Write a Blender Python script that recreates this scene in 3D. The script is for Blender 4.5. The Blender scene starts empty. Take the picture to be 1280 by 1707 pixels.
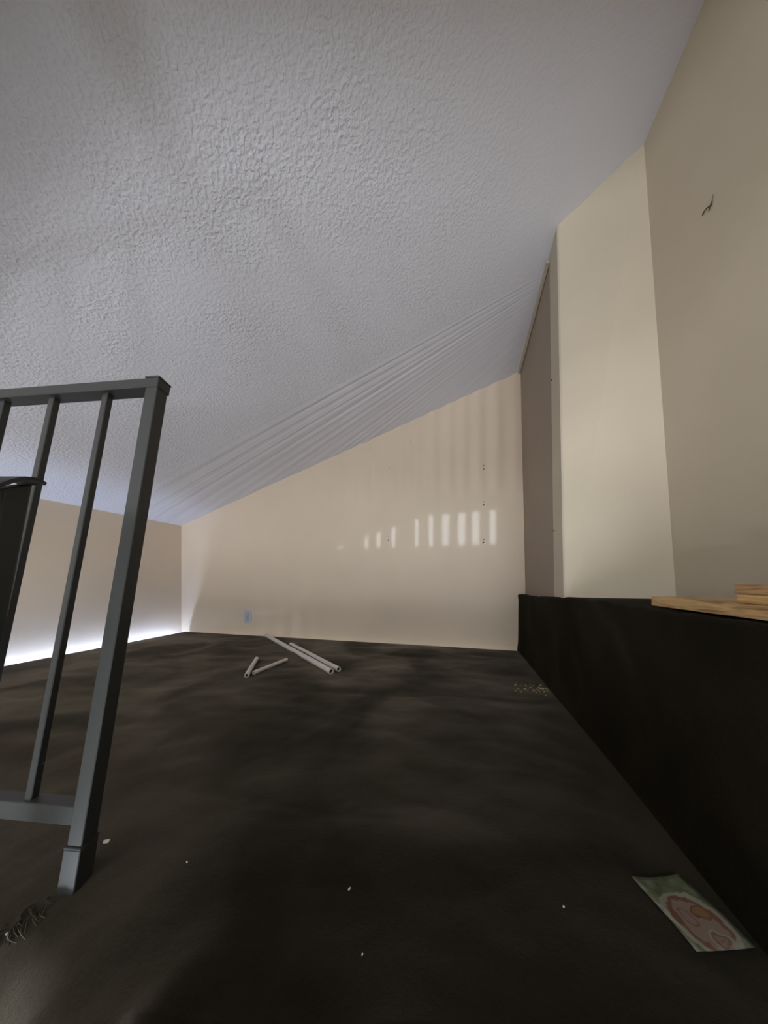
import bpy, bmesh, math, random
from mathutils import Vector, Matrix, noise

random.seed(7)
SC = bpy.context.scene
COL = SC.collection

# ------------------------------------------------------------------ camera
cam_d = bpy.data.cameras.new('camera')
cam_d.sensor_width = 36.0
cam_d.lens = 480.0 / 1707.0 * 36.0
cam_d.shift_y = 112.5 / 1707.0
cam_d.clip_start = 0.01
cam = bpy.data.objects.new('camera', cam_d)
cam.location = (0, 0, 0.5)
YAW = math.radians(14.708)
cam.rotation_euler = (math.radians(90), 0, YAW)
COL.objects.link(cam)
SC.camera = cam

# ------------------------------------------------------------------ sky and exposure
world = bpy.data.worlds.new('overcast_sky')
SC.world = world
world.use_nodes = True
bg = world.node_tree.nodes['Background']
bg.inputs['Color'].default_value = (0.93, 0.96, 1.0, 1)
bg.inputs['Strength'].default_value = 12.2
SC.view_settings.view_transform = 'Standard'
SC.view_settings.look = 'None'
SC.view_settings.gamma = 1.0
SC.view_settings.use_curve_mapping = False
SC.view_settings.exposure = 0.0

# sky portals in the two daylight openings of the far wall (they only guide the sky's light)
UPPER = (-5.6, 1.78, 1.55, 3.30)     # x0, x1, z0, z1 of the high window behind the camera
LOWER = (-2.6, 2.20, -2.40, -0.70)  # glazed doors of the room below the loft
WIN_Y = -5.0
for (x0, x1, z0, z1) in (UPPER, LOWER):
    L = bpy.data.lights.new('sky_portal', 'AREA')
    L.shape = 'RECTANGLE'
    L.size, L.size_y = x1 - x0, z1 - z0
    L.cycles.is_portal = True
    o = bpy.data.objects.new('sky_portal', L)
    o.location = ((x0 + x1) / 2, WIN_Y - 0.12, (z0 + z1) / 2)
    o.rotation_euler = (math.radians(90), 0, 0)      # -Z of the lamp looks to +Y, into the room
    COL.objects.link(o)

# ------------------------------------------------------------------ helpers
def new_mat(name):
    m = bpy.data.materials.new(name)
    m.use_nodes = True
    nt = m.node_tree
    return m, nt, nt.nodes['Principled BSDF']

def node(nt, kind, **kw):
    n = nt.nodes.new(kind)
    for k, v in kw.items():
        if k in n.inputs:
            n.inputs[k].default_value = v
        else:
            setattr(n, k, v)
    return n

def ramp(nt, stops, fac=None):
    r = nt.nodes.new('ShaderNodeValToRGB')
    el = r.color_ramp.elements
    while len(el) < len(stops):
        el.new(0.5)
    for e, (p, c) in zip(el, stops):
        e.position = p
        e.color = (c[0], c[1], c[2], 1)
    if fac is not None:
        nt.links.new(fac, r.inputs['Fac'])
    return r

def mapping(nt, scale=(1, 1, 1), rot=(0, 0, 0)):
    tc = nt.nodes.new('ShaderNodeTexCoord')
    mp = nt.nodes.new('ShaderNodeMapping')
    mp.inputs['Scale'].default_value = scale
    mp.inputs['Rotation'].default_value = rot
    nt.links.new(tc.outputs['Object'], mp.inputs['Vector'])
    return mp.outputs['Vector']

def mesh_obj(name, verts, faces, mat, parent=None, smooth=False):
    me = bpy.data.meshes.new(name)
    me.from_pydata([tuple(v) for v in verts], [], faces)
    me.update()
    o = bpy.data.objects.new(name, me)
    COL.objects.link(o)
    if mat:
        me.materials.append(mat)
    if smooth:
        for p in me.polygons:
            p.use_smooth = True
    if parent:
        o.parent = parent
    return o

def bm_obj(name, bm, mat, parent=None, smooth=False):
    bmesh.ops.recalc_face_normals(bm, faces=bm.faces)
    me = bpy.data.meshes.new(name)
    bm.to_mesh(me)
    bm.free()
    o = bpy.data.objects.new(name, me)
    COL.objects.link(o)
    me.materials.append(mat)
    if smooth:
        for p in me.polygons:
            p.use_smooth = True
    if parent:
        o.parent = parent
    return o

def empty(name, loc):
    o = bpy.data.objects.new(name, None)
    o.location = loc
    COL.objects.link(o)
    return o

def tag(o, label, cat, group=None):
    o['label'] = label
    o['category'] = cat
    if group:
        o['group'] = group
    return o

def struct(o, label=None):
    o['kind'] = 'structure'
    if label:
        o['label'] = label
    return o

def add_hexa(bm, c8):
    """box from 8 corners: bottom 4 (ccw) then top 4"""
    v = [bm.verts.new(p) for p in c8]
    for f in ((0, 3, 2, 1), (4, 5, 6, 7), (0, 1, 5, 4), (1, 2, 6, 5), (2, 3, 7, 6), (3, 0, 4, 7)):
        bm.faces.new([v[i] for i in f])
    return v

def box(x0, x1, y0, y1, z0, z1):
    return [(x0, y0, z0), (x1, y0, z0), (x1, y1, z0), (x0, y1, z0),
            (x0, y0, z1), (x1, y0, z1), (x1, y1, z1), (x0, y1, z1)]

def bevel_all(bm, w, seg=2):
    bmesh.ops.bevel(bm, geom=list(bm.edges), offset=w, segments=seg, affect='EDGES', profile=0.6)

def sstep(a, b, x):
    t = min(1.0, max(0.0, (x - a) / (b - a)))
    return t * t * (3 - 2 * t)

# ------------------------------------------------------------------ materials
def wall_paint(name, col, rough, coat=0.0, coat_rough=0.05, bump=0.06, scale=60, stain=0.05):
    m, nt, b = new_mat(name)
    v = mapping(nt)
    n1 = node(nt, 'ShaderNodeTexNoise', Scale=2.2, Detail=4.0)
    nt.links.new(v, n1.inputs['Vector'])
    lo = tuple(c * (1 - stain) for c in col)
    hi = tuple(min(1, c * (1 + stain)) for c in col)
    r = ramp(nt, [(0.3, lo), (0.7, hi)], n1.outputs['Fac'])
    nt.links.new(r.outputs['Color'], b.inputs['Base Color'])
    b.inputs['Roughness'].default_value = rough
    b.inputs['Coat Weight'].default_value = coat
    b.inputs['Coat Roughness'].default_value = coat_rough
    n2 = node(nt, 'ShaderNodeTexNoise', Scale=float(scale), Detail=3.0)
    nt.links.new(v, n2.inputs['Vector'])
    bp = node(nt, 'ShaderNodeBump', Strength=bump, Distance=0.004)
    nt.links.new(n2.outputs['Fac'], bp.inputs['Height'])
    nt.links.new(bp.outputs['Normal'], b.inputs['Normal'])
    return m

M_WALL = wall_paint('cream_gloss_paint', (0.71, 0.59, 0.455), 0.5, coat=0.42, coat_rough=0.045, bump=0.03, stain=0.03)
M_WALLR = wall_paint('cream_matt_paint', (0.66, 0.575, 0.44), 0.7, bump=0.05)
M_BEAD = wall_paint('corner_bead_paint', (0.56, 0.50, 0.39), 0.7, bump=0.2)
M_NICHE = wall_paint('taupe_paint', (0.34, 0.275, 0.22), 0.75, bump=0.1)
M_PLAIN = wall_paint('off_white_paint', (0.70, 0.68, 0.64), 0.8, bump=0.0)

def ceiling_mat():
    m, nt, b = new_mat('stippled_ceiling_paint')
    b.inputs['Base Color'].default_value = (0.68, 0.68, 0.735, 1)
    b.inputs['Roughness'].default_value = 0.75
    v = mapping(nt)
    n1 = node(nt, 'ShaderNodeTexNoise', Scale=95.0, Detail=1.5, Roughness=0.5, Distortion=0.25)
    nt.links.new(v, n1.inputs['Vector'])
    r1 = ramp(nt, [(0.35, (0, 0, 0)), (0.72, (1, 1, 1))], n1.outputs['Fac'])
    n3 = node(nt, 'ShaderNodeTexNoise', Scale=5.0, Detail=2.0)
    nt.links.new(v, n3.inputs['Vector'])
    mul = node(nt, 'ShaderNodeMath', operation='MULTIPLY')
    nt.links.new(r1.outputs['Color'], mul.inputs[0])
    nt.links.new(n3.outputs['Fac'], mul.inputs[1])
    # the stipple thins out over the streak ridges and to the right: stored on the mesh
    at = node(nt, 'ShaderNodeAttribute', attribute_name='stipple')
    mul2 = node(nt, 'ShaderNodeMath', operation='MULTIPLY')
    nt.links.new(mul.outputs[0], mul2.inputs[0])
    nt.links.new(at.outputs['Fac'], mul2.inputs[1])
    bp = node(nt, 'ShaderNodeBump', Strength=0.62, Distance=0.005)
    nt.links.new(mul2.outputs[0], bp.inputs['Height'])
    nt.links.new(bp.outputs['Normal'], b.inputs['Normal'])
    return m
M_CEIL = ceiling_mat()

def carpet_mat(name, k, sheen):
    m, nt, b = new_mat(name)
    v = mapping(nt)
    n1 = node(nt, 'ShaderNodeTexNoise', Scale=2.6, Detail=5.0, Roughness=0.55, Distortion=1.2)
    nt.links.new(v, n1.inputs['Vector'])
    r = ramp(nt, [(p_, tuple(c_ * k for c_ in q_)) for p_, q_ in ((0.34, (0.009, 0.0068, 0.0025)), (0.50, (0.017, 0.0130, 0.0060)), (0.64, (0.031, 0.0245, 0.0145)))], n1.outputs['Fac'])
    n2 = node(nt, 'ShaderNodeTexNoise', Scale=190.0, Detail=6.0, Roughness=0.85)
    nt.links.new(v, n2.inputs['Vector'])
    mx = node(nt, 'ShaderNodeMix', data_type='RGBA', blend_type='MULTIPLY')
    mx.inputs['Factor'].default_value = 0.7
    r2 = ramp(nt, [(0.38, (0.3, 0.3, 0.3)), (0.62, (1.5, 1.5, 1.5))], n2.outputs['Fac'])
    nt.links.new(r.outputs['Color'], mx.inputs['A'])
    nt.links.new(r2.outputs['Color'], mx.inputs['B'])
    nt.links.new(mx.outputs['Result'], b.inputs['Base Color'])
    b.inputs['Roughness'].default_value = 0.95
    b.inputs['Specular IOR Level'].default_value = 0.04
    # the pile lies brushed one way in some patches and the other way in others
    n4 = node(nt, 'ShaderNodeTexNoise', Scale=1.9, Detail=3.0, Roughness=0.45, Distortion=0.9)
    nt.links.new(v, n4.inputs['Vector'])
    mr = node(nt, 'ShaderNodeMapRange')
    mr.inputs['From Min'].default_value = 0.40
    mr.inputs['From Max'].default_value = 0.60
    mr.inputs['To Min'].default_value = sheen * 0.62
    mr.inputs['To Max'].default_value = sheen * 1.32
    nt.links.new(n4.outputs['Fac'], mr.inputs['Value'])
    nt.links.new(mr.outputs['Result'], b.inputs['Sheen Weight'])
    b.inputs['Sheen Roughness'].default_value = 0.5
    b.inputs['Sheen Tint'].default_value = (0.75, 0.65, 0.5, 1)
    bp = node(nt, 'ShaderNodeBump', Strength=0.55, Distance=0.003)
    nt.links.new(n2.outputs['Fac'], bp.inputs['Height'])
    nt.links.new(bp.outputs['Normal'], b.inputs['Normal'])
    return m
M_CARPET = carpet_mat('dark_olive_carpet', 0.30, 0.27)
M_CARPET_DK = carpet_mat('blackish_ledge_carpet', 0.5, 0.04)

def metal_paint(name, col, rough=0.45):
    m, nt, b = new_mat(name)
    v = mapping(nt)
    n1 = node(nt, 'ShaderNodeTexNoise', Scale=38.0, Detail=6.0, Roughness=0.6)
    nt.links.new(v, n1.inputs['Vector'])
    r = ramp(nt, [(0.0, col), (0.72, col), (0.76, (0.42, 0.44, 0.44))], n1.outputs['Fac'])
    nt.links.new(r.outputs['Color'], b.inputs['Base Color'])
    b.inputs['Roughness'].default_value = rough
    bp = node(nt, 'ShaderNodeBump', Strength=0.12, Distance=0.002)
    nt.links.new(n1.outputs['Fac'], bp.inputs['Height'])
    nt.links.new(bp.outputs['Normal'], b.inputs['Normal'])
    return m
M_RAIL = metal_paint('dark_green_black_enamel', (0.023, 0.025, 0.024))
M_RING = metal_paint('black_rubber', (0.008, 0.008, 0.008), 0.8)

def wood_mat(name, base, dark, seed):
    m, nt, b = new_mat(name)
    v = mapping(nt, scale=(1, 0.09, 1.0))
    n1 = node(nt, 'ShaderNodeTexNoise', Scale=150.0, Detail=4.0, Distortion=0.8)
    add = node(nt, 'ShaderNodeVectorMath', operation='ADD')
    add.inputs[1].default_value = (seed, seed * 0.7, seed * 1.3)
    nt.links.new(v, add.inputs[0])
    nt.links.new(add.outputs[0], n1.inputs['Vector'])
    r = ramp(nt, [(0.34, dark), (0.5, base), (0.7, tuple(min(1, c * 1.35) for c in base))], n1.outputs['Fac'])
    nt.links.new(r.outputs['Color'], b.inputs['Base Color'])
    b.inputs['Roughness'].default_value = 0.45
    return m

def plain_mat(name, col, rough=0.5, emit=None, strength=0.0, var=0.06):
    m, nt, b = new_mat(name)
    v = mapping(nt)
    n1 = node(nt, 'ShaderNodeTexNoise', Scale=30.0, Detail=3.0)
    nt.links.new(v, n1.inputs['Vector'])
    r = ramp(nt, [(0.3, tuple(c * (1 - var) for c in col)), (0.7, tuple(min(1, c * (1 + var)) for c in col))], n1.outputs['Fac'])
    nt.links.new(r.outputs['Color'], b.inputs['Base Color'])
    b.inputs['Roughness'].default_value = rough
    if emit:
        b.inputs['Emission Color'].default_value = (*emit, 1)
        b.inputs['Emission Strength'].default_value = strength
    return m
M_PVC = plain_mat('grey_white_plastic', (0.62, 0.58, 0.53), 0.4)
M_DARK = plain_mat('dark_hollow', (0.01, 0.01, 0.01), 0.9)
M_PLATE = plain_mat('outlet_plastic', (0.46, 0.50, 0.54), 0.3)
M_SLOT = plain_mat('slot_shadow', (0.03, 0.03, 0.035), 0.6)
M_CHIP = plain_mat('white_paint_chip', (0.75, 0.73, 0.68), 0.8)
M_CRUMB = plain_mat('straw_yellow_crumb', (0.42, 0.37, 0.18), 0.8, var=0.5)
M_BLIND = plain_mat('pale_blind_fabric', (0.55, 0.55, 0.55), 0.9)
M_HOLE = plain_mat('screw_hole_brown', (0.05, 0.035, 0.025), 0.9)
M_WIRE = plain_mat('rusty_wire', (0.06, 0.045, 0.03), 0.7)
M_LED = plain_mat('cool_white_led', (0.8, 0.8, 0.8), 0.5, emit=(0.52, 0.66, 1.0), strength=60.0)
M_LED2 = plain_mat('warm_white_led', (0.8, 0.8, 0.8), 0.5, emit=(1.0, 0.93, 0.86), strength=16.0)
M_FILL = plain_mat('fill_lamp_glow', (0.8, 0.8, 0.8), 0.5, emit=(0.88, 0.92, 1.0), strength=330.0)
M_SUB = plain_mat('bare_subfloor', (0.12, 0.10, 0.08), 0.9)

# ------------------------------------------------------------------ setting
BACK_Y = 2.22
LEFT_X = -2.63
CZ0, CK = 1.846, 0.3121            # ceiling: z = CZ0 + CK * x
def cz(x):
    return CZ0 + CK * x

# --- ceiling: shallow ridges stand in for light streaks fanned along the back, stipple elsewhere
def build_ceiling():
    x0, x1, y0, y1 = -2.66, 0.70, 0.18, 2.26
    nx, ny = 150, 410
    verts, stip = [], []
    fx, fy = 0.90, 1.52
    for j in range(ny + 1):
        y = y0 + (y1 - y0) * j / ny
        for i in range(nx + 1):
            x = x0 + (x1 - x0) * i / nx
            z = cz(x)
            dx, dy = fx - x, y - fy
            r = math.hypot(dx, dy)
            ph = math.degrees(math.atan2(dy, dx))
            band = sstep(-2.0, 5.0, ph) * (1 - sstep(38, 56, ph)) * sstep(0.44, 0.62, r)
            if band > 0:
                w = 0.55 + 0.45 * noise.noise((ph * 0.35, 3.1, r * 0.25))
                s = math.sin(ph * 2 * math.pi / 1.9 + 1.4 * noise.noise((ph * 0.5, 0.3, 1.7)))
                s = 0.65 * s + 1.3 * noise.noise((ph * 1.3, 8.2, r * 0.15)) + 0.5 * noise.noise((ph * 3.1, 2.2, r * 0.3))
                z += -0.0030 * band * w * s * (0.45 + 0.75 * min(r, 1.6)) * (1 - 0.45 * sstep(1.3, 2.6, r))
            z += 0.004 * noise.noise((x * 1.3, y * 1.3, 2.0))
            verts.append((x, y, z))
            sm = sstep(-0.25, 0.45, x)
            stip.append((1 - 0.93 * band) * (1 - 0.85 * sm))
    faces = []
    for j in range(ny):
        for i in range(nx):
            a = j * (nx + 1) + i
            faces.append((a, a + nx + 1, a + nx + 2, a + 1))
    o = mesh_obj('ceiling', verts, faces, M_CEIL, smooth=True)
    at = o.data.attributes.new('stipple', 'FLOAT', 'POINT')
    at.data.foreach_set('value', stip)
    struct(o, 'sloping off white ceiling with stippled plaster')
build_ceiling()

bm = bmesh.new()  # beam added out of view to shade the near ceiling and upper right wall
for hx0, hx1, hb0, hb1 in ((-2.72, -0.50, cz(-2.72) - 0.21, cz(-0.50) - 0.225), (-0.50, 0.70, cz(-0.50) - 0.225, cz(-0.50) - 0.20)):
    add_hexa(bm, [(hx0, 0.06, hb0), (hx1, 0.06, hb1), (hx1, 0.18, hb1), (hx0, 0.18, hb0),
                  (hx0, 0.06, cz(hx0) + 0.3), (hx1, 0.06, cz(hx1) + 0.3), (hx1, 0.18, cz(hx1) + 0.3), (hx0, 0.18, cz(hx0) + 0.3)])
struct(bm_obj('trim_shade_beam', bm, M_PLAIN), 'unseen beam added over the loft opening to shade the near ceiling')

# --- back wall: thick slab with faint vertical ripples to the right, standing in for stripes of light
def build_back_wall():
    x0, x1 = -2.66, 0.47
    nx, nz = 420, 40
    bm = bmesh.new()
    grid = []
    for i in range(nx + 1):
        x = x0 + (x1 - x0) * i / nx
        top = cz(x) + 0.02
        col = []
        for k in range(nz + 1):
            z = -0.12 + (top + 0.12) * k / nz
            a = sstep(-1.25, -0.85, x) * sstep(1.06, 1.22, z)
            w = math.sin(x * 2 * math.pi / 0.118 + 1.6 * noise.noise((x * 3.0, 5.0, 0.0)))
            w += 0.6 * noise.noise((x * 14.0, 1.0, z * 0.25))
            y = BACK_Y - 0.0044 * a * w
            col.append(bm.verts.new((x, y, z)))
        grid.append(col)
    for i in range(nx):
        for k in range(nz):
            bm.faces.new((grid[i][k], grid[i + 1][k], grid[i + 1][k + 1], grid[i][k + 1]))
    for f in bm.faces:
        f.smooth = True
    # back of the slab
    b = [bm.verts.new(p) for p in ((x0, BACK_Y + 0.1, -0.12), (x1, BACK_Y + 0.1, -0.12),
                                    (x1, BACK_Y + 0.1, cz(x1) + 0.02), (x0, BACK_Y + 0.1, cz(x0) + 0.02))]
    bm.faces.new(b)
    me = bpy.data.meshes.new('wall_back')
    bm.to_mesh(me); bm.free()
    o = bpy.data.objects.new('wall_back', me)
    COL.objects.link(o)
    me.materials.append(M_WALL)
    struct(o, 'cream glossy back wall under the sloping ceiling')
build_back_wall()

bm = bmesh.new()
zl = cz(LEFT_X) + 0.02
add_hexa(bm, box(LEFT_X - 0.1, LEFT_X, -0.2, BACK_Y + 0.05, -0.12, zl))
struct(bm_obj('wall_left', bm, M_WALL), 'low cream knee wall lit along its foot')

# right-hand walls (they lean a little, as the old plaster does)
zt = 0.04
A_t, A_b = Vector((0.402, 1.463, 1.972 + zt)), Vector((0.424, 1.463, 0.30))     # near edge of the taupe return
F_t, F_b = Vector((0.418, 2.24, 1.977 + zt)), Vector((0.452, 2.24, 0.30))
B_t, B_b = Vector((0.397, 1.339, 1.970 + zt)), Vector((0.425, 1.339, 0.30))     # bead / column edge
C_t, C_b = Vector((0.628, 1.218, 2.042 + zt)), Vector((0.744, 1.240, 0.30))     # column / right wall corner
D_t, D_b = Vector((0.628, -0.20, 2.042 + zt)), Vector((0.744, -0.20, 0.30))
def slab(name, p, q, r, s, off, mat, label):
    """quad p q r s (face seen from the room) thickened by off behind it"""
    bm = bmesh.new()
    off = Vector(off)
    add_hexa(bm, [p, q, q + off, p + off, s, r, r + off, s + off])
    return struct(bm_obj(name, bm, mat), label)
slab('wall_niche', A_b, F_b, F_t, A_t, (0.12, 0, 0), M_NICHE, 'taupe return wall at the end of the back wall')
slab('wall_column', B_b, C_b, C_t, B_t, (0.05, 0.12, 0), M_WALLR, 'cream angled wall face beside the taupe return')
slab('wall_right', C_b, D_b, D_t, C_t, (0.12, 0, 0), M_WALLR, 'plain cream side wall above the stacked boards')

# rough plaster corner bead between the taupe return and the column
def build_bead():
    verts, faces = [], []
    n = 60
    for k in range(n + 1):
        t = k / n
        a = B_b.lerp(B_t, t); b_ = A_b.lerp(A_t, t)
        wob = 0.0022 * noise.noise((t * 30, 0, 0)) + (0.004 * noise.noise((t * 90, 4, 0)) if t < 0.2 else 0)
        verts += [a + Vector((0.002, 0.0, 0)), a + Vector((-0.006, 0.004, 0)),
                  b_ + Vector((-0.006, wob, 0)), b_ + Vector((0.01, wob + 0.002, 0))]
    for k in range(n):
        for j in range(3):
            a = k * 4 + j
            faces.append((a, a + 4, a + 5, a + 1))
    o = mesh_obj('trim_1', verts, faces, M_BEAD)
    struct(o, 'narrow plaster corner bead between column and taupe return')
build_bead()

# thin pale trim line where ceiling meets the taupe return
bm = bmesh.new()
p, q = Vector((0.400, 1.47, 1.968)), Vector((0.414, 2.215, 1.972))
d = Vector((-0.014, 0, -0.004)); u = Vector((0, 0, -0.012))
add_hexa(bm, [p + u, q + u, q + u + d, p + u + d, p, q, q + d, p + d])
struct(bm_obj('trim_2', bm, M_BEAD), 'thin caulked strip along the ceiling above the taupe return')

# --- carpeted floor of the loft
def edge_y(x):
    return min(0.40, max(0.10, 0.205 + 0.25 * (x + 0.5)))

def carpet_z(x, y):
    h = 0.010 * noise.noise((x * 1.8, y * 2.6, 0.4))
    h += 0.020 * max(0.0, noise.noise((x * 2.6 + 1.5, y * 5.2, 3.3)) - 0.12)
    h -= 0.012 * max(0.0, 0.10 - abs(noise.noise((x * 2.1 - 3.0, y * 4.4, 9.3))) )
    h += 0.0040 * noise.noise((x * 9, y * 12, 6.1))
    h += 0.0009 * noise.noise((x * 42, y * 42, 1.1))
    h *= sstep(0.0, 0.12, 2.19 - y) * sstep(0.0, 0.1, 0.40 - x) * sstep(0.0, 0.2, x + 2.545)
    # lifted fold running to the stair edge and the carpet falling away left of it
    e = edge_y(x)
    k = sstep(0.36, 0.22, y)
    h += 0.012 * k * math.exp(-((x + 0.335) / 0.03) ** 2)
    h -= 0.05 * sstep(0.0, 0.22, -0.35 - x) * sstep(0.31, 0.16, y)
    h += 0.010 * math.exp(-((x + 0.05) / 0.05) ** 2 - ((y - 0.29) / 0.04) ** 2)
    return h

def build_floor():
    xs = [-2.545 + (0.405 + 2.545) * i / 250 for i in range(251)]
    ny = 170
    verts, faces = [], []
    for j in range(ny + 1):
        t = j / ny
        t = t ** 1.3
        for x in xs:
            e = edge_y(x)
            y = e + (2.19 - e) * t
            verts.append((x, y, carpet_z(x, y)))
    n = len(xs)
    for j in range(ny):
        for i in range(n - 1):
            a = j * n + i
            faces.append((a, a + 1, a + n + 1, a + n))
    # rounded nosing and face at the stair edge
    base = len(verts)
    prof = [(-0.012, -0.004), (-0.022, -0.015), (-0.026, -0.03), (-0.026, -0.20)]
    for (dy, dz) in prof:
        for i, x in enumerate(xs):
            v = verts[i]
            verts.append((x, v[1] + dy, v[2] + dz))
    rows = [0] + [base + k * n for k in range(len(prof))]
    for k in range(len(prof)):
        for i in range(n - 1):
            faces.append((rows[k + 1] + i, rows[k + 1] + i + 1, rows[k] + i + 1, rows[k] + i))
    # edges of the slab at the left wall and the back wall
    b2 = len(verts)
    for x in xs:
        verts.append((x, 2.19, -0.07))
    top = ny * n
    for i in range(n - 1):
        faces.append((top + i, top + i + 1, b2 + i + 1, b2 + i))
    b3 = len(verts)
    for j in range(ny + 1):
        v = verts[j * n]
        verts.append((v[0], v[1], -0.07))
    for j in range(ny):
        faces.append((j * n, j * n + n, b3 + j + 1, b3 + j))
    o = mesh_obj('floor', verts, faces, M_CARPET, smooth=True)
    struct(o, 'dark olive brown rumpled carpet floor of the loft')
build_floor()

# subfloor seen only through the shadow gap
bm = bmesh.new()
add_hexa(bm, box(-2.72, 0.80, 0.42, 2.34, -0.18, -0.09))
struct(bm_obj('floor_base', bm, M_SUB), 'bare subfloor under the carpet')

# --- carpeted ledge along the right side
def ledge_top(y):
    return 0.398 + 0.041 * sstep(2.1, 0.9, y)

def build_ledge():
    verts, faces = [], []
    ny = 150
    zs = [-0.03, 0.01, 0.06, 0.12, 0.18, 0.24, 0.30, 0.35]
    cols = None
    for j in range(ny + 1):
        y = -0.20 + (2.235 + 0.20) * j / ny
        rag = 0.0035 * noise.noise((y * 16, 0.3, 0.9)) + 0.002 * noise.noise((y * 55, 2.3, 0.9))
        zt_ = ledge_top(y) + rag
        row = []
        for z in zs:
            x = 0.402 + 0.006 * noise.noise((y * 3, z * 4, 7.7)) - (0.004 if z < 0.02 else 0)
            row.append((x, y, z))
        row += [(0.400, y, zt_ - 0.010), (0.403, y, zt_ - 0.003), (0.412, y, zt_), (0.50, y, zt_ - 0.002 * 1), (0.86, y, ledge_top(y))]
        verts += row
        cols = len(row)
    for j in range(ny):
        for i in range(cols - 1):
            a = j * cols + i
            faces.append((a, a + 1, a + cols + 1, a + cols))
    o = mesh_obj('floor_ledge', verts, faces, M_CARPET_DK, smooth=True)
    struct(o, 'dark carpeted ledge rising along the right side of the loft')
build_ledge()

# --- the building around the loft: window wall behind the camera and the room below
def wall_with_openings(name, xs, zs, holes, y, th, mat, label):
    bm = bmesh.new()
    for a, b_ in zip(xs, xs[1:]):
        for c, d_ in zip(zs, zs[1:]):
            mx, mz = (a + b_) / 2, (c + d_) / 2
            if any(h[0] < mx < h[1] and h[2] < mz < h[3] for h in holes):
                continue
            add_hexa(bm, box(a, b_, y - th, y, c, d_))
    bmesh.ops.remove_doubles(bm, verts=bm.verts, dist=1e-4)
    return struct(bm_obj(name, bm, mat), label)
HX0, HX1, HZ0, HZ1 = -6.4, 2.4, -2.6, 3.6
wall_with_openings('wall_front', sorted({HX0, HX1, UPPER[0], UPPER[1], LOWER[0], LOWER[1]}),
                   sorted({HZ0, HZ1, UPPER[2], UPPER[3], LOWER[2], LOWER[3]}), (UPPER, LOWER), WIN_Y, 0.12, M_PLAIN,
                   'off white wall with windows opposite the loft')
for nm, bx_, lb in (('wall_far_left', (HX0 - 0.1, HX0, WIN_Y, 2.6, HZ0, HZ1), 'plain side wall of the room below'),
                    ('wall_far_right', (HX1, HX1 + 0.1, WIN_Y, 2.6, HZ0, HZ1), 'plain side wall beyond the stairs'),
                    ('wall_rear', (HX0, HX1, 2.6, 2.7, HZ0, HZ1), 'plain outer wall behind the loft'),
                    ('floor_lower', (HX0, HX1, WIN_Y, 2.6, HZ0 - 0.1, HZ0), 'floor of the room below the loft'),
                    ('ceiling_upper', (HX0, HX1, WIN_Y, 2.6, HZ1, HZ1 + 0.1), 'flat ceiling of the tall room')):
    bm = bmesh.new()
    add_hexa(bm, box(*bx_))
    struct(bm_obj(nm, bm, M_PLAIN), lb)

# frames of the openings
def window(name, W, bars, label):
    x0, x1, z0, z1 = W
    bm = bmesh.new()
    y0, y1 = WIN_Y - 0.09, WIN_Y - 0.03
    t = 0.05
    add_hexa(bm, box(x0, x1, y0, y1, z0, z0 + t))
    add_hexa(bm, box(x0, x1, y0, y1, z1 - t, z1))
    for b_ in bars:
        add_hexa(bm, box(b_ - t / 2, b_ + t / 2, y0, y1, z0 + t, z1 - t))
    struct(bm_obj(name, bm, M_PLATE), label)
window('window_1', UPPER, (UPPER[0] + 0.03, -1.5, UPPER[1] - 0.03), 'long high window with vertical blinds')
window('window_2', LOWER, (LOWER[0] + 0.03, -1.0, 0.6, LOWER[1] - 0.03), 'glazed doors of the room below')

# vertical blind strips hanging in the high window, bright gaps between them
gaps = [(-4.02, 0.10), (-3.30, 0.34), (-2.44, 0.10), (-2.10, 0.11), (-1.69, 0.10), (-1.07, 0.09), (-0.71, 0.11),
        (-0.34, 0.17), (0.05, 0.18), (0.38, 0.17), (0.78, 0.14), (1.16, 0.20)]
edges = [UPPER[0] + 0.02]
for gx, gw in gaps:
    gx, gw = gx * 1.269, gw * 1.269
    edges += [gx - gw / 2, gx + gw / 2]
edges.append(UPPER[1] - 0.01)
for k in range(0, len(edges), 2):
    a, b_ = edges[k], edges[k + 1]
    if b_ - a < 0.02:
        continue
    bm = bmesh.new()
    n = 6
    f_, r_ = [], []
    for i in range(n + 1):
        x = a + (b_ - a) * i / n
        bow = 0.012 * math.sin(math.pi * i / n)
        f_.append([bm.verts.new((x, WIN_Y + 0.03 + bow, z)) for z in (UPPER[2] + 0.01, UPPER[3] - 0.01)])
        r_.append([bm.verts.new((x, WIN_Y + 0.027 + bow, z)) for z in (UPPER[2] + 0.01, UPPER[3] - 0.01)])
    for i in range(n):
        bm.faces.new((f_[i][0], f_[i + 1][0], f_[i + 1][1], f_[i][1]))
        bm.faces.new((r_[i][0], r_[i][1], r_[i + 1][1], r_[i + 1][0]))
        bm.faces.new((f_[i][0], r_[i][0], r_[i + 1][0], f_[i + 1][0]))
        bm.faces.new((f_[i][1], f_[i + 1][1], r_[i + 1][1], r_[i][1]))
    bm.faces.new((f_[0][0], f_[0][1], r_[0][1], r_[0][0]))
    bm.faces.new((f_[n][0], r_[n][0], r_[n][1], f_[n][1]))
    o = bm_obj('vertical_blind', bm, M_BLIND, smooth=True)
    tag(o, 'pale vertical blind strip hanging in the high window', 'blind', 'vertical blinds of the high window')

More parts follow.
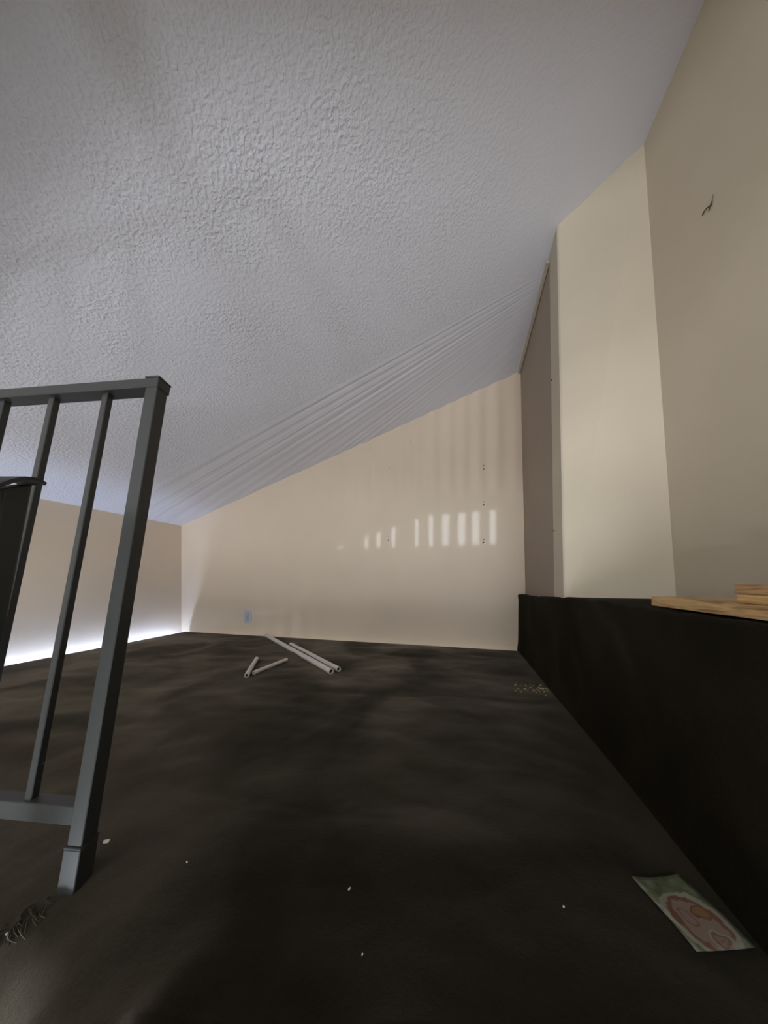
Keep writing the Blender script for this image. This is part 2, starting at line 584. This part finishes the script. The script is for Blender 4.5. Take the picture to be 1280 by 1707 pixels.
# ------------------------------------------------------------------ lamps
# light strip lying in the shadow gap at the foot of the left wall
def strip(name, b0, b1, lamp_mat, label):
    root = empty(name, ((b0[0] + b1[0]) / 2, (b0[1] + b1[1]) / 2, -0.09))
    inv = Matrix.Translation(-root.location)
    bm = bmesh.new()
    add_hexa(bm, box(b0[0], b1[0], b0[1], b1[1], -0.089, -0.078))
    bm.transform(inv)
    bm_obj('channel', bm, M_PLATE, root)
    bm = bmesh.new()
    add_hexa(bm, box(b0[0] + 0.004, b1[0] - 0.004, b0[1] + 0.004, b1[1] - 0.004, -0.078, -0.070))
    bm.transform(inv)
    bm_obj('diffuser', bm, lamp_mat, root)
    return root
tag(strip('light_strip', (-2.580, 0.45), (-2.557, 2.17), M_LED, None),
    'cool white light strip in the gap along the low left wall', 'light strip')
tag(strip('light_strip', (-2.52, 2.193), (0.38, 2.203), M_LED2, None),
    'weaker light strip in the gap along the back wall', 'light strip')
for o in [o for o in bpy.data.objects if o.name.startswith('light_strip')]:
    pass

# unseen lamp added below the floor edge to light the railing foot
root = empty('fill_lamp', (-0.62, 0.075, -0.115))
bm = bmesh.new()
bmesh.ops.create_cone(bm, cap_ends=True, segments=24, radius1=0.035, radius2=0.030, depth=0.03)
bm_obj('lamp_body', bm, M_PLATE, root)
bm = bmesh.new()
bmesh.ops.create_uvsphere(bm, u_segments=20, v_segments=12, radius=0.022)
bmesh.ops.translate(bm, verts=bm.verts, vec=(0, 0, 0.030))
bm_obj('bulb', bm, M_FILL, root, smooth=True)
tag(root, 'small round lamp added below the loft edge to light the railing foot', 'lamp')
bm = bmesh.new()
add_hexa(bm, box(-1.0, 0.4, -0.40, 0.15, -0.24, -0.130))
bevel_all(bm, 0.012)
struct(bm_obj('floor_stair', bm, M_CARPET), 'carpeted top stair below the loft edge')

# ------------------------------------------------------------------ railing
cs, sn = math.cos(YAW), math.sin(YAW)
def fr(xr, yd, z):
    """point in the railing's own frame: along its run, across it, up"""
    return Vector((xr * cs - yd * sn, xr * sn + yd * cs, z))

LEAN_X, LEAN_Y = (0.041) / 0.905, (0.1213) / 0.905     # the loose railing leans back
RUN_DY = 0.10                                           # and runs slightly away to the left
P0 = (-0.502, 0.4537)                                   # post foot, front face centre
def rl(d, dep, z):
    """d along the run to the left, dep behind the front face, z height"""
    return fr(P0[0] - d + LEAN_X * z, P0[1] + RUN_DY * d + dep + LEAN_Y * z, z)

def bar(d0, d1, q0, q1, z0, z1):
    return [rl(d1, q0, z0), rl(d0, q0, z0), rl(d0, q1, z0), rl(d1, q1, z0),
            rl(d1, q0, z1), rl(d0, q0, z1), rl(d0, q1, z1), rl(d1, q1, z1)]

foot = rl(0, 0.013, 0)
rail = empty('stair_railing', foot)
def rail_part(name, c8list, mat, parent=None, bev=0.0012):
    bm = bmesh.new()
    for c8 in c8list:
        add_hexa(bm, c8)
    bmesh.ops.recalc_face_normals(bm, faces=bm.faces)
    bevel_all(bm, bev, 1)
    par = parent or rail
    off = par.matrix_world.translation.copy() if parent is None else Vector((0, 0, 0))
    bmesh.ops.translate(bm, verts=bm.verts, vec=-foot)
    return bm_obj(name, bm, mat, par)
H = 0.900
post = rail_part('post', [bar(-0.013, 0.013, 0, 0.027, 0.0, H)], M_RAIL)
rail_part('base_sleeve', [bar(-0.0145, 0.0155, -0.002, 0.029, 0.001, 0.066)], M_RAIL, post)
rail_part('clamp_ring', [bar(-0.0152, 0.0162, -0.0027, 0.0297, 0.066, 0.0705)], M_RING, post)
rail_part('top_rail', [bar(-0.0145, 1.05, -0.002, 0.030, H - 0.018, H + 0.002)], M_RAIL)
rail_part('bottom_rail', [bar(0.0125, 1.05, 0.001, 0.024, 0.098, 0.126)], M_RAIL)
# low pyramid cap closing the post
bm = bmesh.new()
c = [rl(0.0148, -0.0025, H + 0.002), rl(-0.0152, -0.0025, H + 0.002), rl(-0.0152, 0.031, H + 0.002), rl(0.0148, 0.031, H + 0.002)]
lo = [bm.verts.new(v - foot) for v in c]
mid = [bm.verts.new(v - foot + Vector((0, 0, 0.003))) for v in c]
ap = bm.verts.new(rl(0, 0.0145, H + 0.009) - foot)
bm.faces.new(lo)
for i in range(4):
    bm.faces.new((lo[i], lo[(i + 1) % 4], mid[(i + 1) % 4], mid[i]))
    bm.faces.new((mid[i], mid[(i + 1) % 4], ap))
bm_obj('cap', bm, M_RAIL, post)
for d in (0.108, 0.232, 0.352, 0.472, 0.592, 0.712, 0.832, 0.952):
    rail_part('baluster', [bar(d - 0.0065, d + 0.0065, 0.006, 0.019, 0.124, H - 0.017)], M_RAIL)
rail_part('post', [bar(1.037, 1.063, 0, 0.027, 0.0, H)], M_RAIL)
tag(rail, 'dark metal railing with square posts and thin balusters leaning over the carpet', 'railing')

# nearer handrail post with a curled flat cap
def nl(x, dep, z):
    return fr(x, 0.330 + dep + 0.149 * z, z)
nfoot = nl(-0.580, 0.015, 0)
hand = empty('handrail_post', nfoot)
bm = bmesh.new()
add_hexa(bm, [nl(-0.589, 0, 0), nl(-0.559, 0, 0), nl(-0.559, 0.032, 0), nl(-0.589, 0.032, 0),
              nl(-0.589, 0, 0.634), nl(-0.559, 0, 0.634), nl(-0.559, 0.032, 0.652), nl(-0.589, 0.032, 0.652)])
bmesh.ops.translate(bm, verts=bm.verts, vec=-nfoot)
bmesh.ops.recalc_face_normals(bm, faces=bm.faces)
bevel_all(bm, 0.003, 2)
bm_obj('post', bm, M_RAIL, hand)
# flat handrail climbing the stairs and curling over the post top
path = [(0.18, 0.432), (0.24, 0.483), (0.30, 0.535), (0.36, 0.588), (0.395, 0.618), (0.412, 0.632), (0.428, 0.6445), (0.441, 0.6520),
        (0.452, 0.6550), (0.460, 0.6545), (0.4655, 0.6520)]
bm = bmesh.new()
rings = []
for i, (y, z) in enumerate(path):
    a = Vector(path[max(0, i - 1)]); b_ = Vector(path[min(len(path) - 1, i + 1)])
    t = (b_ - a).normalized()
    nr = Vector((-t.y, t.x)) * 0.0055
    rings.append([bm.verts.new(fr(x, yy, zz) - nfoot) for x, yy, zz in
                  ((-0.590, y, z), (-0.547, y, z), (-0.547, y + nr.x, z + nr.y), (-0.590, y + nr.x, z + nr.y))])
for i in range(len(rings) - 1):
    for j in range(4):
        bm.faces.new((rings[i][j], rings[i][(j + 1) % 4], rings[i + 1][(j + 1) % 4], rings[i + 1][j]))
bm.faces.new(rings[0][::-1]); bm.faces.new(rings[-1])
bm_obj('cap_rail', bm, M_RAIL, hand)
tag(hand, 'short dark handrail post with a curled flat cap in front of the railing', 'railing post')

# ------------------------------------------------------------------ plastic tubes on the carpet
def tube(p, q, r, label, lift=0.0):
    p, q = Vector(p), Vector(q)
    mid = (p + q) / 2
    ax = (q - p)
    L = ax.length
    ax.normalize()
    up = Vector((0, 0, 1))
    sd = ax.cross(up).normalized()
    upp = sd.cross(ax)
    rot = Matrix((sd, upp, ax)).transposed().to_4x4()
    root = empty('plastic_tube', (mid.x, mid.y, mid.z))
    root.rotation_euler = rot.to_euler()
    bm = bmesh.new()
    n = 20
    prof = [(r, -L / 2), (r, L / 2), (r * 0.72, L / 2), (r * 0.72, L / 2 - 0.06), (0.0, L / 2 - 0.06)]
    prof_b = [(r, -L / 2), (r * 0.72, -L / 2), (r * 0.72, -L / 2 + 0.06), (0.0, -L / 2 + 0.06)]
    def lathe(pr):
        rings = []
        for rr, z in pr:
            if rr == 0:
                rings.append([bm.verts.new((0, 0, z))])
            else:
                rings.append([bm.verts.new((rr * math.cos(2 * math.pi * k / n), rr * math.sin(2 * math.pi * k / n), z)) for k in range(n)])
        for a, b_ in zip(rings, rings[1:]):
            for k in range(n):
                k2 = (k + 1) % n
                if len(b_) == 1:
                    bm.faces.new((a[k], a[k2], b_[0]))
                else:
                    bm.faces.new((a[k], a[k2], b_[k2], b_[k]))
    lathe(prof); lathe(prof_b)
    bmesh.ops.remove_doubles(bm, verts=bm.verts, dist=1e-5)
    bm_obj('pipe', bm, M_PVC, root)
    for s in (-1, 1):
        bm = bmesh.new()
        bmesh.ops.create_circle(bm, cap_ends=True, segments=n, radius=r * 0.71)
        bmesh.ops.translate(bm, verts=bm.verts, vec=(0, 0, s * (L / 2 - 0.012)))
        bm_obj('bore', bm, M_DARK, root)
    return tag(root, label, 'tube')
R1 = 0.0150
def onf(x, y, r):
    return (x, y, carpet_z(x, y) + r)
tube(onf(-1.622, 2.155, R1), onf(-0.655, 1.400, R1), R1, 'longest pale plastic tube reaching the back wall')
tube(onf(-1.235, 1.930, 0.0135), onf(-0.630, 1.440, 0.0135), 0.0135, 'pale plastic tube lying alongside the longest one')
tube(onf(-1.036, 1.225, 0.012), onf(-1.195, 1.500, 0.012), 0.0115, 'shortest pale tube pointing at the outlet')
tube(onf(-1.032, 1.272, 0.012), onf(-1.005, 1.525, 0.0115), 0.0105, 'short pale tube meeting the shortest one in a V')

# ------------------------------------------------------------------ wall outlet
out = empty('wall_outlet', (-1.862, BACK_Y - 0.0005, 0.105))
bm = bmesh.new()
add_hexa(bm, box(-0.038, 0.038, -0.006, 0.0, 0.0, 0.114))
bevel_all(bm, 0.002)
bm_obj('plate', bm, M_PLATE, out)
for zc in (0.036, 0.078):
    bm = bmesh.new()
    bmesh.ops.create_cone(bm, cap_ends=True, segments=20, radius1=0.0165, radius2=0.0165, depth=0.004,
                          matrix=Matrix.Translation((0, -0.007, zc)) @ Matrix.Rotation(math.pi / 2, 4, 'X'))
    rec = bm_obj('receptacle', bm, M_PLATE, out)
    for sx in (-0.006, 0.006):
        bm = bmesh.new()
        add_hexa(bm, box(sx - 0.0013, sx + 0.0013, -0.0094, -0.0085, zc - 0.004, zc + 0.006))
        bm_obj('slot', bm, M_SLOT, rec)
bm = bmesh.new()
bmesh.ops.create_cone(bm, cap_ends=True, segments=12, radius1=0.003, radius2=0.003, depth=0.002,
                      matrix=Matrix.Translation((0, -0.0068, 0.057)) @ Matrix.Rotation(math.pi / 2, 4, 'X'))
bm_obj('screw', bm, M_SLOT, out)
tag(out, 'grey white electrical outlet plate low on the back wall', 'outlet')

# ------------------------------------------------------------------ screw anchors left in the back wall
holes = [(0.170, 1.333, 0.0045), (0.170, 1.308, 0.005), (0.170, 1.068, 0.0038), (0.170, 1.045, 0.006), (0.172, 0.792, 0.0045), (0.168, 0.770, 0.006),
         (-0.546, 0.838, 0.003), (-0.546, 0.812, 0.0045), (-0.368, 1.575, 0.0035), (-0.535, 1.385, 0.0028)]
hl = {0: 'topmost pair', 2: 'middle pair', 4: 'lowest pair'}
for i, (x, z, r) in enumerate(holes):
    bm = bmesh.new()
    bmesh.ops.create_cone(bm, cap_ends=True, segments=10, radius1=r, radius2=r * 0.7, depth=0.003,
                          matrix=Matrix.Rotation(math.pi / 2, 4, 'X'))
    o = bm_obj('screw_anchor', bm, M_HOLE)
    o.location = (x, BACK_Y - 0.0022, z)
    if i < 6:
        lab = ('upper' if i % 2 == 0 else 'lower') + ' brown screw anchor of the ' + hl[i - i % 2] + ' near the taupe return'
    elif i < 8:
        lab = ('upper' if i == 6 else 'lower') + ' brown screw anchor of the pair in mid back wall'
    elif i == 8:
        lab = 'single brown anchor high on the back wall near the ceiling'
    else:
        lab = 'tiny single anchor left of the highest one on back wall'
    tag(o, lab, 'screw', 'old screw anchors in the back wall')

# small wire hook on the right wall, with a loose thread
def wire(name, pts, r, mat, parent=None, res=6):
    cu = bpy.data.curves.new(name, 'CURVE')
    cu.dimensions = '3D'
    cu.bevel_depth = r
    cu.bevel_resolution = 2
    cu.resolution_u = res
    sp = cu.splines.new('NURBS')
    sp.points.add(len(pts) - 1)
    for p_, c_ in zip(sp.points, pts):
        p_.co = (*c_, 1)
    sp.use_endpoint_u = True
    sp.order_u = 3
    tmp = bpy.data.objects.new(name, cu)
    COL.objects.link(tmp)
    dg = bpy.context.evaluated_depsgraph_get()
    me = bpy.data.meshes.new_from_object(tmp.evaluated_get(dg))
    bpy.data.objects.remove(tmp)
    o = bpy.data.objects.new(name, me)
    COL.objects.link(o)
    me.materials.clear(); me.materials.append(mat)
    if parent:
        o.parent = parent
    return o
hk = empty('wall_hook', (0.6640, 0.985, 1.520))
wire('hook', [(0.0, 0.0, 0.0), (-0.008, 0.001, -0.002), (-0.011, 0.008, -0.003), (-0.010, 0.016, -0.005), (-0.008, 0.017, -0.002)], 0.0017, M_WIRE, hk)
wire('back_wire', [(-0.001, -0.003, 0.006), (-0.003, -0.001, 0.001), (-0.004, 0.002, -0.005), (-0.002, 0.006, -0.008)], 0.0015, M_WIRE, hk)
wire('thread', [(-0.002, -0.003, 0.006), (-0.002, -0.006, 0.012), (-0.002, -0.007, 0.020)], 0.0005, M_WIRE, hk)
tag(hk, 'small bent wire hook on the plain side wall', 'hook')

# two nail heads on the corner bead
for k, (z, lab) in enumerate(((1.40, 'upper dark nail head in the corner bead'), (0.72, 'lower dark nail head in the corner bead'))):
    t = (z - 0.30) / (2.012 - 0.30)
    b_ = A_b.lerp(A_t, t)
    bm = bmesh.new()
    bmesh.ops.create_cone(bm, cap_ends=True, segments=8, radius1=0.004, radius2=0.0025, depth=0.004, matrix=Matrix.Rotation(-math.pi / 2, 4, 'Y'))
    o = bm_obj('nail_head', bm, M_HOLE)
    o.location = (b_.x - 0.007, b_.y - 0.012, z)
    tag(o, lab, 'nail', 'nails in the corner bead')

# ------------------------------------------------------------------ boards stacked on the ledge
WOODS = [wood_mat('oak_board_a', (0.42, 0.26, 0.11), (0.20, 0.105, 0.035), 0.0),
         wood_mat('oak_board_b', (0.46, 0.28, 0.11), (0.22, 0.11, 0.035), 3.7),
         wood_mat('oak_board_c', (0.36, 0.20, 0.09), (0.17, 0.085, 0.03), 8.1)]
zb = ledge_top(0.6) + 0.0035
boards = [(0.412, 0.600, -0.18, 0.770, zb, zb + 0.0205, 'lowest oak board of the stack, reaching furthest along the ledge'),
          (0.420, 0.606, -0.18, 0.578, zb + 0.0208, zb + 0.0350, 'middle oak board of the stack on the ledge'),
          (0.419, 0.604, -0.18, 0.580, zb + 0.0353, zb + 0.0500, 'topmost reddish oak board of the stack on the ledge')]
for i, (x0, x1, y0, y1, z0, z1, lab) in enumerate(boards):
    bm = bmesh.new()
    add_hexa(bm, box(x0, x1, y0, y1, z0, z1))
    bevel_all(bm, 0.0014, 2)
    o = bm_obj('wooden_board', bm, WOODS[i])
    tag(o, lab, 'board', 'oak boards stacked on the ledge')

# ------------------------------------------------------------------ picture card on the carpet
def card_mat():
    m, nt, b = new_mat('printed_card')
    tc = nt.nodes.new('ShaderNodeTexCoord')
    sep = nt.nodes.new('ShaderNodeSeparateXYZ')
    nz = node(nt, 'ShaderNodeTexNoise', Scale=60.0, Detail=4.0)
    nt.links.new(tc.outputs['Object'], nz.inputs['Vector'])
    # wobble the coordinates a little so the print looks hand drawn
    sub = node(nt, 'ShaderNodeVectorMath', operation='SUBTRACT')
    sub.inputs[1].default_value = (0.5, 0.5, 0.5)
    nt.links.new(nz.outputs['Color'], sub.inputs[0])
    sc = node(nt, 'ShaderNodeVectorMath', operation='SCALE')
    sc.inputs['Scale'].default_value = 0.022
    nt.links.new(sub.outputs[0], sc.inputs[0])
    add = node(nt, 'ShaderNodeVectorMath', operation='ADD')
    nt.links.new(tc.outputs['Object'], add.inputs[0])
    nt.links.new(sc.outputs[0], add.inputs[1])
    def blob(cx, cy, rx, ry):
        s = node(nt, 'ShaderNodeVectorMath', operation='SUBTRACT')
        s.inputs[1].default_value = (cx, cy, 0)
        nt.links.new(add.outputs[0], s.inputs[0])
        mlt = node(nt, 'ShaderNodeVectorMath', operation='MULTIPLY')
        mlt.inputs[1].default_value = (1 / rx, 1 / ry, 0)
        nt.links.new(s.outputs[0], mlt.inputs[0])
        ln = node(nt, 'ShaderNodeVectorMath', operation='LENGTH')
        nt.links.new(mlt.outputs[0], ln.inputs[0])
        return ln.outputs['Value']
    bgr = ramp(nt, [(0.35, (0.055, 0.075, 0.03)), (0.55, (0.12, 0.135, 0.085)), (0.7, (0.19, 0.20, 0.17))], nz.outputs['Fac'])
    col = bgr.outputs['Color']
    def layer(col, d, stops):
        r = ramp(nt, stops, d)
        al = ramp(nt, [(0.97, (1, 1, 1)), (1.0, (0, 0, 0))], d)
        mx = node(nt, 'ShaderNodeMix', data_type='RGBA')
        nt.links.new(al.outputs['Color'], mx.inputs['Factor'])
        nt.links.new(col, mx.inputs['A'])
        nt.links.new(r.outputs['Color'], mx.inputs['B'])
        return mx.outputs['Result']
    pink, red, white, org = (0.22, 0.165, 0.125), (0.15, 0.075, 0.055), (0.25, 0.235, 0.18), (0.20, 0.12, 0.05)
    col = layer(col, blob(0.0, -0.018, 0.040, 0.044), [(0.0, pink), (0.66, pink), (0.70, red), (0.80, red), (0.84, white)])
    col = layer(col, blob(0.016, -0.006, 0.016, 0.010), [(0.0, org), (0.6, org), (0.8, red)])
    col = layer(col, blob(-0.012, -0.010, 0.011, 0.013), [(0.0, pink), (0.55, pink), (0.7, red), (0.9, pink)])
    col = layer(col, blob(0.008, -0.040, 0.018, 0.012), [(0.0, red), (0.3, pink), (0.6, red), (0.8, white)])
    nt.links.new(col, b.inputs['Base Color'])
    b.inputs['Roughness'].default_value = 0.35
    return m
bm = bmesh.new()
cx = [Vector((0.2735, 0.5605)), Vector((0.3520, 0.5870)), Vector((0.3830, 0.4985)), Vector((0.3035, 0.4755))]
cen = sum(cx, Vector((0, 0))) / 4
xa = ((cx[1] - cx[0]) + (cx[2] - cx[3])).normalized()
ang = math.atan2(xa.y, xa.x)
n, mrows = 10, 12
W2, H2 = 0.0415, 0.0475
top, bot = [], []
for j in range(mrows + 1):
    for i in range(n + 1):
        u, v = i / n, j / mrows
        x, y = (u - 0.5) * 2 * W2, (v - 0.5) * 2 * H2
        z = 0.003 + 0.004 * (2 * u - 1) ** 2 * (0.3 + 0.7 * v) + 0.0015 * math.sin(v * 5)
        top.append(bm.verts.new((x, y, z)))
        bot.append(bm.verts.new((x, y, z - 0.0006)))
for j in range(mrows):
    for i in range(n):
        a = j * (n + 1) + i
        bm.faces.new((top[a], top[a + 1], top[a + n + 2], top[a + n + 1]))
        bm.faces.new((bot[a], bot[a + n + 1], bot[a + n + 2], bot[a + 1]))
def rim(idx):
    for a, b_ in zip(idx, idx[1:]):
        bm.faces.new((top[a], bot[a], bot[b_], top[b_]))
rim([i for i in range(n + 1)])
rim([mrows * (n + 1) + i for i in range(n, -1, -1)])
rim([j * (n + 1) for j in range(mrows, -1, -1)])
rim([j * (n + 1) + n for j in range(mrows + 1)])
card = bm_obj('picture_card', bm, card_mat(), smooth=True)
zmax = max(carpet_z(cen.x + dx * 0.04, cen.y + dy * 0.04) for dx in (-1, 0, 1) for dy in (-1, 0, 1))
card.location = (cen.x, cen.y, zmax + 0.0005)
card.rotation_euler = (0, 0, ang)
tag(card, 'green printed card with a pink and red swirl lying on the carpet', 'card')

# ------------------------------------------------------------------ chips and crumbs
chips = [(-0.646, 0.393, 0.0075, 'largest white chip, beside the railing post'), (-0.457, 0.396, 0.0014, 'tiny white chip on open carpet right of the railing post'),
         (-0.171, 0.433, 0.0028, 'thin white sliver on the carpet between post and card'), (-0.125, 0.362, 0.0012, 'small pale chip near the stair edge of the carpet'),
         (0.152, 0.489, 0.0014, 'tiny white chip on the carpet beside the card'), (-0.628, 0.262, 0.0018, 'white chip by the foot of the handrail post')]
for i, (x, y, r, lab) in enumerate(chips):
    bm = bmesh.new()
    nn = 7
    ring = [(math.cos(2 * math.pi * k / nn) * r * random.uniform(0.6, 1.1) * (0.35 if i == 2 else 1),
             math.sin(2 * math.pi * k / nn) * r * random.uniform(0.6, 1.1)) for k in range(nn)]
    t_ = [bm.verts.new((a, b_, 0.0016 + random.uniform(0, 0.001))) for a, b_ in ring]
    u_ = [bm.verts.new((a, b_, 0)) for a, b_ in ring]
    bm.faces.new(t_); bm.faces.new(u_[::-1])
    for k in range(nn):
        bm.faces.new((t_[k], u_[k], u_[(k + 1) % nn], t_[(k + 1) % nn]))
    o = bm_obj('paint_chip', bm, M_CHIP)
    o.location = (x, y, carpet_z(x, y))
    o.rotation_euler = (random.uniform(-0.2, 0.2), random.uniform(-0.2, 0.2), -0.5 if i == 2 else random.uniform(0, 3))
    tag(o, lab, 'paint chip', 'white chips scattered on the carpet')

bm = bmesh.new()
for k in range(70):
    t = random.random()
    x = 0.255 + 0.135 * t + random.gauss(0, 0.012)
    y = 1.46 - 0.02 * t + random.gauss(0, 0.035)
    if x > 0.392:
        x = 0.392
    r = random.choice((0.0015, 0.002, 0.003, 0.0045))
    mt = Matrix.Translation((x, y, carpet_z(x, y) + r * 0.6)) @ Matrix.Rotation(random.uniform(0, 6), 4, 'Z') @ Matrix.Diagonal((1.4, 0.8, 0.6, 1))
    bmesh.ops.create_icosphere(bm, subdivisions=1, radius=r, matrix=mt)
o = bm_obj('straw_crumbs', bm, M_CRUMB)
o['kind'] = 'stuff'
tag(o, 'scatter of pale yellow crumbs at the foot of the carpeted ledge', 'crumbs')

# ------------------------------------------------------------------ frayed carpet threads at the post foot
M_FRAY = plain_mat('frayed_olive_yarn', (0.05, 0.044, 0.022), 0.9, var=0.3)
cu = bpy.data.curves.new('frayed_threads', 'CURVE')
cu.dimensions = '3D'
cu.bevel_depth = 0.0007
cu.bevel_resolution = 1
for k in range(34):
    t = random.random()
    x = -0.612 - 0.035 * t + random.gauss(0, 0.006)
    y = 0.300 - 0.055 * t + random.gauss(0, 0.008)
    a = random.uniform(-2.6, -1.2)
    L_ = random.uniform(0.012, 0.03)
    sp = cu.splines.new('NURBS')
    sp.points.add(3)
    for i, p_ in enumerate(sp.points):
        f = i / 3
        px_, py_ = x + math.cos(a + f) * L_ * f, y + math.sin(a + f) * L_ * f
        p_.co = (px_, py_, carpet_z(px_, py_) + 0.0005 + 0.006 * math.sin(math.pi * f) * random.uniform(0.4, 1), 1)
    sp.use_endpoint_u = True
    sp.order_u = 3
tmp = bpy.data.objects.new('frayed_threads', cu)
COL.objects.link(tmp)
me = bpy.data.meshes.new_from_object(tmp.evaluated_get(bpy.context.evaluated_depsgraph_get()))
bpy.data.objects.remove(tmp)
me.materials.clear()
me.materials.append(M_FRAY)
o = bpy.data.objects.new('frayed_threads', me)
COL.objects.link(o)
o['kind'] = 'stuff'
tag(o, 'frayed olive carpet threads at the foot of the railing post', 'threads')
